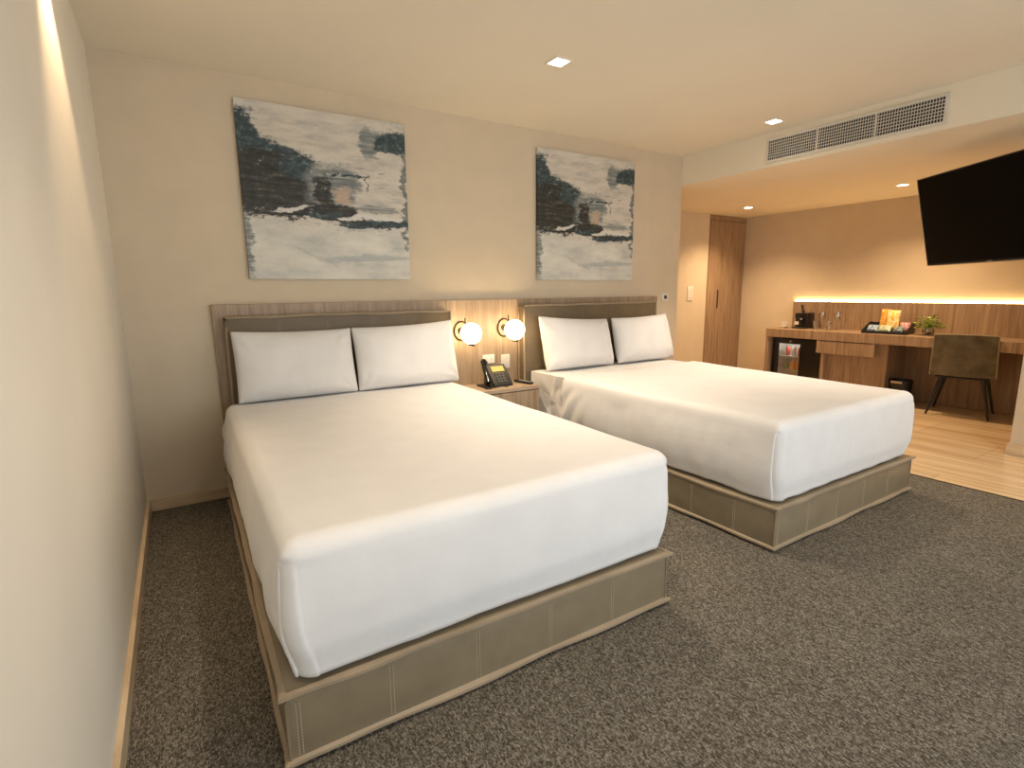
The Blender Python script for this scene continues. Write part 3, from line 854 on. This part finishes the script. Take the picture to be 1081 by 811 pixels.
bm = bm_new()
c0 = FM @ Vector((0, -.06, 0)); 
box(bm, -.03, -.001, -.16, .16, -.12, .12, .004)
tube(bm, [(-.03, 0, 0), (-.14, .16, 0), tuple(c0)], .018, 10)
t = bmesh.new(); box(t, -.11, .11, -.09, -.066, -.11, .11, .004); merge(bm, t, FM)
obj('wall_arm', bm, M['black'], tv)

# ------------------------------------------------------------------ wardrobe
wd = thing('wardrobe', 'tall built-in oak wardrobe at the end of the desk wall', 'wardrobe', (6.752, YB, 0))
WW = XF - 6.752
bm = bm_new()
box(bm, .001, .02, 0, .55, 0, H2 - .001); box(bm, WW - .02, WW - .001, 0, .55, 0, H2 - .001); box(bm, .02, WW - .02, 0, .55, 2.29, H2 - .001)
box(bm, .02, WW - .02, .02, .55, 0, .06); box(bm, .02, WW - .02, .535, .55, .06, 2.29)
obj('wardrobe_carcass', bm, M['oak_desk'], wd)
bm = bm_new(); box(bm, .023, .295, -.004, .018, .063, 2.285, .001); d1 = obj('wardrobe_door', bm, M['oak_desk'], wd)
bm = bm_new(); box(bm, .298, WW - .023, -.004, .018, .063, 2.285, .001); d2 = obj('wardrobe_door', bm, M['oak_desk'], wd)
bm = bm_new(); box(bm, .240, .266, -.010, -.0045, 1.05, 1.315, .002); obj('door_pull', bm, M['black'], d1)

# ------------------------------------------------------------------ desk unit
dk = thing('desk', 'long wall-mounted oak desk with hanging drawer and fridge niche', 'desk', (0, 0, 0))
DX0 = 7.0
bm = bm_new(); box(bm, DX0, XF - .0405, YP + .014, .392, ZT - .108, ZT, .002); obj('desktop', bm, M['oak_desk'], dk)
bm = bm_new(); box(bm, DX0 + .004, XF - .0405, .355, .388, 0, ZT - .1085); obj('side_panel', bm, M['oak_desk'], dk)
bm = bm_new(); box(bm, DX0 + .004, XF - .0405, -.385, -.355, 0, ZT - .1085); obj('side_panel', bm, M['oak_desk'], dk)
bm = bm_new(); box(bm, DX0 + .10, DX0 + .12, -1.02, -.3855, 0, ZT - .1085); obj('cupboard_front', bm, M['oak_desk'], dk)
bm = bm_new(); box(bm, DX0 + .095, XF - .0405, -1.05, -1.0205, 0, ZT - .1085); obj('side_panel', bm, M['oak_desk'], dk)
bm = bm_new(); box(bm, DX0 - .002, DX0 + .099, -.945, -.292, .532, .6905, .002); d = obj('drawer', bm, M['oak_desk'], dk)
bm = bm_new(); box(bm, DX0 - .004, DX0 + .003, -.93, -.31, .6840, .6900); obj('finger_groove', bm, M['black'], d)
bm = bm_new(); box(bm, XF - .040, XF - .0005, YP + .001, .36, 0, 1.150, .001); obj('back_panel', bm, M['oak_desk'], dk)
led = bm_new(); box(led, XF - .024, XF - .004, YP + .02, .35, 1.1505, 1.160)
tag(obj('led_strip', led, M['led']), 'glowing warm light strip along the top of the desk back panel', 'light strip')

# mini fridge
fg = thing('mini_fridge', 'black mini fridge with glass door under the desk', 'fridge', (7.10, 0, 0))
bm = bm_new()
Y0, Y1, Z0, Z1 = -.325, .34, .03, .67
box(bm, .03, .42, Y1 - .03, Y1, Z0, Z1); box(bm, .03, .42, Y0, -.03, Z0, Z1); box(bm, .03, .42, -.03, Y1 - .03, Z1 - .04, Z1); box(bm, .03, .42, -.03, Y1 - .03, Z0, Z0 + .04)
for yy in (Y0 + .04, Y1 - .04):
    for xx in (.07, .38): cyl(bm, (xx, yy, 0), (xx, yy, Z0), .015)
obj('fridge_cabinet', bm, M['black'], fg)
bm = bm_new(); box(bm, .26, .27, -.03, Y1 - .03, Z0 + .04, Z1 - .04); box(bm, .05, .26, Y1 - .034, Y1 - .0305, Z0 + .04, Z1 - .04); obj('fridge_lining', bm, plain('pale fridge lining', (.75, .74, .70, 1), .5), fg)
bm = bm_new()
box(bm, 0, .028, Y0, -.03, Z0, Z1, .003); box(bm, 0, .028, .262, Y1, Z0, Z1, .003); box(bm, 0, .028, -.03, .262, .605, Z1); box(bm, 0, .028, -.03, .262, Z0, .09)
dr = obj('fridge_door', bm, M['blackgloss'], fg)
bm = bm_new(); box(bm, .010, .014, -.03, .262, .09, .605); obj('door_pane', bm, M['glass'], dr)
bm = bm_new(); cyl(bm, (-.002, .10, .638), (.001, .10, .638), .012, .012, 16); obj('badge', bm, M['steel'], dr)
for zz in (.25, .43):
    bm = bm_new(); box(bm, .05, .255, -.028, Y1 - .036, zz, zz + .006); obj('fridge_shelf', bm, M['white'], fg)
fl = bpy.data.lights.new('fridge_light', 'POINT'); fl.energy = .8; fl.color = (1, .95, .85); fl.shadow_soft_size = .02
fo = bpy.data.objects.new('fridge_light', fl); fo.location = (7.17, .12, .59); COL.objects.link(fo)
mred = plain('red can', (.45, .05, .03, 1), .3); mcan = plain('silver can', (.5, .48, .45, 1), .3, .6); mor = plain('orange juice', (.75, .28, .04, 1), .3); mgr = plain('green glass bottle', (.06, .16, .06, 1), .15)
for k, (yy, mm, lb) in enumerate([(.02, mred, 'red drink can on the upper fridge shelf, nearest the hinge side'), (.10, mcan, 'silver drink can in the middle of the upper fridge shelf'), (.18, mred, 'red drink can on the upper fridge shelf, nearest the wardrobe side')]):
    bm = bm_new(); lathe(bm, [(.022, 0), (.027, .006), (.027, .105), (.021, .115), (.021, .118)], 0, 0)
    o = obj('drink_can', bm, mm, None, True); o.location = (7.20, yy, .4362); tag(o, lb, 'can', 'drink cans in the fridge')
for k, (yy, mm, lb) in enumerate([(.02, mor, 'orange juice bottle on the lower fridge shelf, beside the dark door side'), (.10, mor, 'orange juice bottle in the middle of the lower fridge shelf'), (.185, mgr, 'green glass bottle on the lower fridge shelf')]):
    bm = bm_new(); lathe(bm, [(.024, 0), (.030, .006), (.030, .085), (.012, .118), (.011, .145)], 0, 0)
    r = thing('bottle', lb, 'bottle', (7.19, yy, .2562), 0, 'bottles in the fridge')
    obj('bottle_body', bm, mm, r, True)
    bm = bm_new(); cyl(bm, (0, 0, .1455), (0, 0, .160), .013); obj('cap', bm, M['white'], r)

# things on the desk
bm = bm_new(); 
cup = thing('coffee_cup', 'small cream cup on a saucer at the left end of the desk', 'cup', (7.28, .315, ZT + .0005))
lathe(bm, [(.03, 0), (.068, .010), (.070, .012), (.03, .006), (.0, .005)], cap=False); obj('saucer', bm, M['white'], cup, True)
bm = bm_new(); lathe(bm, [(.022, .008), (.034, .030), (.038, .078), (.035, .078), (.031, .032), (.0, .014)], cap=False); obj('cup_body', bm, M['white'], cup, True)
bm = bm_new(); tube(bm, [(0, -.036, .068), (0, -.058, .062), (0, -.060, .045), (0, -.035, .035)], .004, 8); obj('cup_handle', bm, M['white'], cup, True)

cm = thing('coffee_machine', 'black capsule coffee machine with raised lever on the desk', 'coffee machine', (7.36, .100, ZT + .0005))
bm = bm_new(); box(bm, -.05, .13, -.082, .082, .0, .205, .012, 3); box(bm, -.13, -.05, -.082, .082, 0, .018, .004); box(bm, -.12, -.05, -.085, .05, .135, .205, .008)
obj('machine_body', bm, M['blackgloss'], cm, True)
bm = bm_new(); cyl(bm, (-.02, .0, .2055), (-.02, 0, .235), .022); tube(bm, [(-.02, 0, .235), (-.03, .005, .275), (-.035, .01, .315)], [.014, .013, .016], 10); obj('lever', bm, plain('brown black lever', (.05, .025, .015, 1), .4), cm, True)
bm = bm_new(); cyl(bm, (-.085, -.02, .1345), (-.085, -.02, .115), .014); obj('spout', bm, M['steel'], cm)
bm = bm_new(); box(bm, -.054, -.0505, .03, .085, .045, .09); o = obj('white_label', bm, M['white'], cm); o['label'] = 'small white label'
bm = bm_new(); 
for i in range(6): box(bm, -.125, -.055, -.08 + i * .028, -.068 + i * .028, .0185, .021)
obj('drip_grid', bm, M['steel'], cm)

def tumbler(label, x, y):
    bm = bm_new(); lathe(bm, [(.0, .004), (.026, .004), (.028, .0), (.036, .115), (.034, .115), (.027, .012), (0, .012)], cap=False)
    o = obj('tumbler', bm, M['glassware'], None, True); o.location = (x, y, ZT + .0005); tag(o, label, 'drinking glass', 'tumblers on the desk')
def stemmed(label, x, y):
    bm = bm_new()
    lathe(bm, [(.0, .004), (.034, .003), (.035, .0), (.010, .006), (.0045, .02), (.0045, .095), (.012, .105), (.034, .130), (.040, .165), (.035, .225), (.033, .225), (.038, .165), (.031, .132), (.0, .108)], cap=False)
    o = obj('wine_glass', bm, M['glassware'], None, True); o.location = (x, y, ZT + .0005); tag(o, label, 'wine glass', 'wine glasses on the desk')
tumbler('clear tumbler right beside the coffee machine', 7.22, -.145)
stemmed('clear wine glass nearest the coffee machine', 7.36, -.145)
tumbler('clear tumbler between the two wine glasses', 7.22, -.31)
stemmed('clear wine glass nearer the snack tray', 7.36, -.335)

tr = thing('snack_tray', 'black slant-sided snack tray on the desk', 'tray', (7.25, -.955, ZT + .0005), math.radians(6))
bm = bm_new(); box(bm, -.14, .14, -.21, .21, 0, .008); obj('tray_bottom', bm, M['black'], tr)
for s in (-1, 1):
    bm = bm_new(); prism(bm, [(-.145, 0), (-.145, .035), (.09, .125), (.145, .125), (.145, 0)], 'y', s * .2105, s * .222); obj('tray_side', bm, M['black'], tr)
bm = bm_new(); box(bm, .1405, .150, -.21, .21, .0, .12); obj('tray_back', bm, M['black'], tr)
bm = bm_new(); box(bm, -.150, -.1405, -.21, .21, 0, .03); obj('tray_front', bm, M['black'], tr)
def packet(name, label, loc, w_, h_, T, cols, tilt, rz, seed, sc=18):
    m, t_, b_ = base_mat(name + ' print', cols[0], .35)
    f = noi(t_, coords(t_, which='Generated'), sc / 4, 2, .5, .6)
    t_.links.new(ramp(t_, f, [(.35, cols[0]), (.52, cols[1]), (.56, cols[2]), (.62, cols[0])]), b_.inputs['Base Color'])
    bm = bm_new()
    for sg in (-1, 1):
        def f2(a, b, sg=sg):
            u, v = a * 2 - 1, b * 2 - 1
            tt = T * (max(0, 1 - abs(u) ** 2.5) * max(0, 1 - abs(v) ** 3)) ** .6 + .001
            tt += .003 * noise.noise(Vector((u * 3 + seed, v * 3, sg))) * (1 if tt > .004 else 0)
            x = w_ / 2 * u * (1 - .05 * (1 - v * v)); z = h_ / 2 + h_ / 2 * v
            if abs(v) > .93: x *= 1.0
            return (sg * tt, x, z)
        grid_shell(bm, f2, 24, 24)
    bmesh.ops.remove_doubles(bm, verts=bm.verts, dist=.0021)
    bmesh.ops.rotate(bm, verts=bm.verts, cent=(0, 0, 0), matrix=Matrix.Rotation(tilt, 3, 'Y'))
    o = obj(name, bm, m, None, True, 0); o.location = loc; o.rotation_euler = (0, 0, rz); tag(o, label, 'snack packet', 'snack packets in the tray'); return o
Y1c = (.80, .42, .02, 1); Y2c = (.85, .62, .08, 1)
zt = ZT + .0095
packet('chip_bag', 'orange-yellow upright chip bag, left of the pair at the back of the snack tray', (7.325, -.885, zt + .03), .12, .235, .022, (Y1c, (.75, .22, .02, 1), (.9, .75, .4, 1)), .12, math.radians(-4), 1)
packet('chip_bag', 'bright yellow upright chip bag, right of the pair in the snack tray', (7.265, -.99, zt + .03), .135, .23, .022, (Y2c, (.9, .8, .5, 1), (.55, .08, .02, 1)), .16, math.radians(10), 2)
packet('snack_packet', 'blue and white packet at the left front of the snack tray', (7.175, -.818, zt + .016), .12, .09, .02, ((.10, .22, .38, 1), (.55, .62, .70, 1), (.05, .08, .2, 1)), .75, 0, 3)
packet('snack_packet', 'pale green packet at the front middle of the snack tray', (7.175, -.945, zt + .016), .14, .095, .02, ((.36, .42, .26, 1), (.65, .62, .45, 1), (.12, .25, .2, 1)), .75, 0, 4)
packet('snack_packet', 'pink and red packet at the right end of the snack tray', (7.31, -1.095, zt + .02), .11, .11, .02, ((.55, .10, .09, 1), (.75, .45, .42, 1), (.15, .25, .5, 1)), .45, math.radians(12), 5)
packet('snack_packet', 'dark teal packet at the right front of the snack tray', (7.175, -1.085, zt + .016), .10, .08, .018, ((.05, .10, .12, 1), (.35, .42, .42, 1), (.02, .04, .05, 1)), .75, 0, 6)

# potted plant
pp = thing('potted_plant', 'small leafy green plant in a clear round pot on the desk', 'plant', (7.27, -1.345, ZT + .0005))
bm = bm_new(); lathe(bm, [(.0, .0), (.035, .0), (.055, .025), (.060, .055), (.050, .085), (.048, .085), (.057, .055), (.052, .028), (.0, .004)], cap=False); obj('pot', bm, M['glassware'], pp, True)
bm = bm_new(); lathe(bm, [(.0, .006), (.045, .03), (.050, .055), (.044, .07), (.0, .072)], cap=False); obj('soil', bm, plain('mossy soil', (.10, .11, .03, 1), .9, var=.4), pp, True)
mleaf, tt_, bb_ = base_mat('fresh leaf', (.2, .35, .05, 1), .4)
tt_.links.new(ramp(tt_, noi(tt_, coords(tt_), 14, 3), [(.3, (.10, .20, .02, 1)), (.5, (.28, .44, .05, 1)), (.72, (.60, .66, .12, 1))]), bb_.inputs['Base Color'])
bm = bm_new(); bs = bm_new()
rnd = random.Random(5)
for k in range(70):
    az = rnd.random() * 6.283; el = rnd.uniform(.05, 1.35)
    rr = rnd.uniform(.06, .125); tip = Vector((math.cos(az) * math.cos(el) * rr, math.sin(az) * math.cos(el) * rr * 1.12, .075 + math.sin(el) * rr * 1.15))
    root_ = Vector((rnd.uniform(-.02, .02), rnd.uniform(-.02, .02), .066))
    tube(bs, [root_, root_.lerp(tip, .55) + Vector((0, 0, .012)), tip], .0013, 5)
    d_ = Vector((math.cos(az), math.sin(az), rnd.uniform(-.2, .5))).normalized(); s_ = d_.cross(Vector((0, 0, 1))).normalized(); n_ = s_.cross(d_)
    Lf = rnd.uniform(.040, .062); Wf = Lf * .46
    P_ = [tip - d_ * Lf * .2, tip + d_ * Lf * .25 + s_ * Wf + n_ * .004, tip + d_ * Lf * .95 - n_ * .004, tip + d_ * Lf * .25 - s_ * Wf + n_ * .004, tip + d_ * Lf * .3 - n_ * .003]
    up = [bm.verts.new(p) for p in P_]; dn = [bm.verts.new(p - n_ * .0012) for p in P_]
    for q in (up, dn[::-1]):
        a_, b1, c1, d1_, m1 = (q if q is up else [q[4], q[3], q[2], q[1], q[0]])
        for x_, y_ in ((a_, b1), (b1, c1), (c1, d1_), (d1_, a_)): bm.faces.new((x_, y_, m1))
obj('foliage', bm, mleaf, pp, True, 60); obj('stems', bs, mleaf, pp)

# waste bin
wb = thing('waste_bin', 'small black waste bin with metal band under the desk', 'bin', (7.22, -1.165, -.002))
bm = bm_new(); lathe(bm, [(.085, 0), (.112, .25), (.104, .25), (.079, .006), (0, .006)], cap=False); bmesh.ops.holes_fill(bm, edges=bm.edges); obj('bin_body', bm, M['black'], wb, True)
bm = bm_new(); lathe(bm, [(.1125, .2505), (.1165, .2505), (.1165, .285), (.1085, .285), (.1085, .2505)], cap=False); obj('bin_rim', bm, M['black'], wb, True)
bm = bm_new(); box(bm, -.122, -.117, -.055, .055, .256, .280, .001); o = obj('bin_band', bm, M['steel'], wb); o['label'] = 'shiny metal plate on the rim'

# ------------------------------------------------------------------ chair
ch = thing('desk_chair', 'olive leather chair with black splayed legs at the desk', 'chair', (7.195, -1.735, -.002), math.radians(11.5))
def back_f(th):
    def f(a, b):
        v = b; u = a * 2 - 1
        z = .425 + v * .425
        hw_ = .262 - .012 * v
        x = -.245 - .065 * v + .035 * abs(u) ** 2.4 * (1 - .3 * v) + th
        return (x, u * hw_, z + .006 * (1 - u * u) * v)
    return f
bm = bm_new()
A = grid_shell(bm, back_f(0), 20, 10); B = grid_shell(bm, back_f(.038), 20, 10)
nu, nv = 20, 10
for i in range(nu):
    bm.faces.new((A[i][0], A[i + 1][0], B[i + 1][0], B[i][0])); bm.faces.new((A[i][nv], A[i + 1][nv], B[i + 1][nv], B[i][nv]))
for j in range(nv):
    bm.faces.new((A[0][j], A[0][j + 1], B[0][j + 1], B[0][j])); bm.faces.new((A[nu][j], A[nu][j + 1], B[nu][j + 1], B[nu][j]))
bk = obj('backrest', bm, M['olive'], ch, True, 45)
bm = bm_new(); f0 = back_f(0)
tube(bm, [f0(0, k / 10) for k in range(11)] + [f0(k / 20, 1) for k in range(1, 21)] + [f0(1, 1 - k / 10) for k in range(1, 11)], .0055, 8)
o = obj('edge_piping', bm, M['olive_pipe'], bk, True); o['label'] = 'paler leather edging'
bm = bm_new(); box(bm, -.205, .235, -.225, .225, .415, .475, .022, 4); obj('seat', bm, M['olive'], ch, True)
bm = bm_new()
tube(bm, [(-.20, -.215, .408), (-.20, .215, .408)], .010, 8); tube(bm, [(.19, -.2, .408), (.19, .2, .408)], .010, 8)
tube(bm, [(-.2, -.2, .408), (.19, -.2, .408)], .010, 8); tube(bm, [(-.2, .2, .408), (.19, .2, .408)], .010, 8)
obj('under_frame', bm, M['black'], ch, True)
for sx, sy in ((-1, -1), (-1, 1), (1, -1), (1, 1)):
    bm = bm_new()
    tube(bm, [(sx * .185, sy * .165, .410), (sx * .24, sy * .25, .0)], [.019, .0095], 12); obj('leg', bm, M['black'], ch, True)
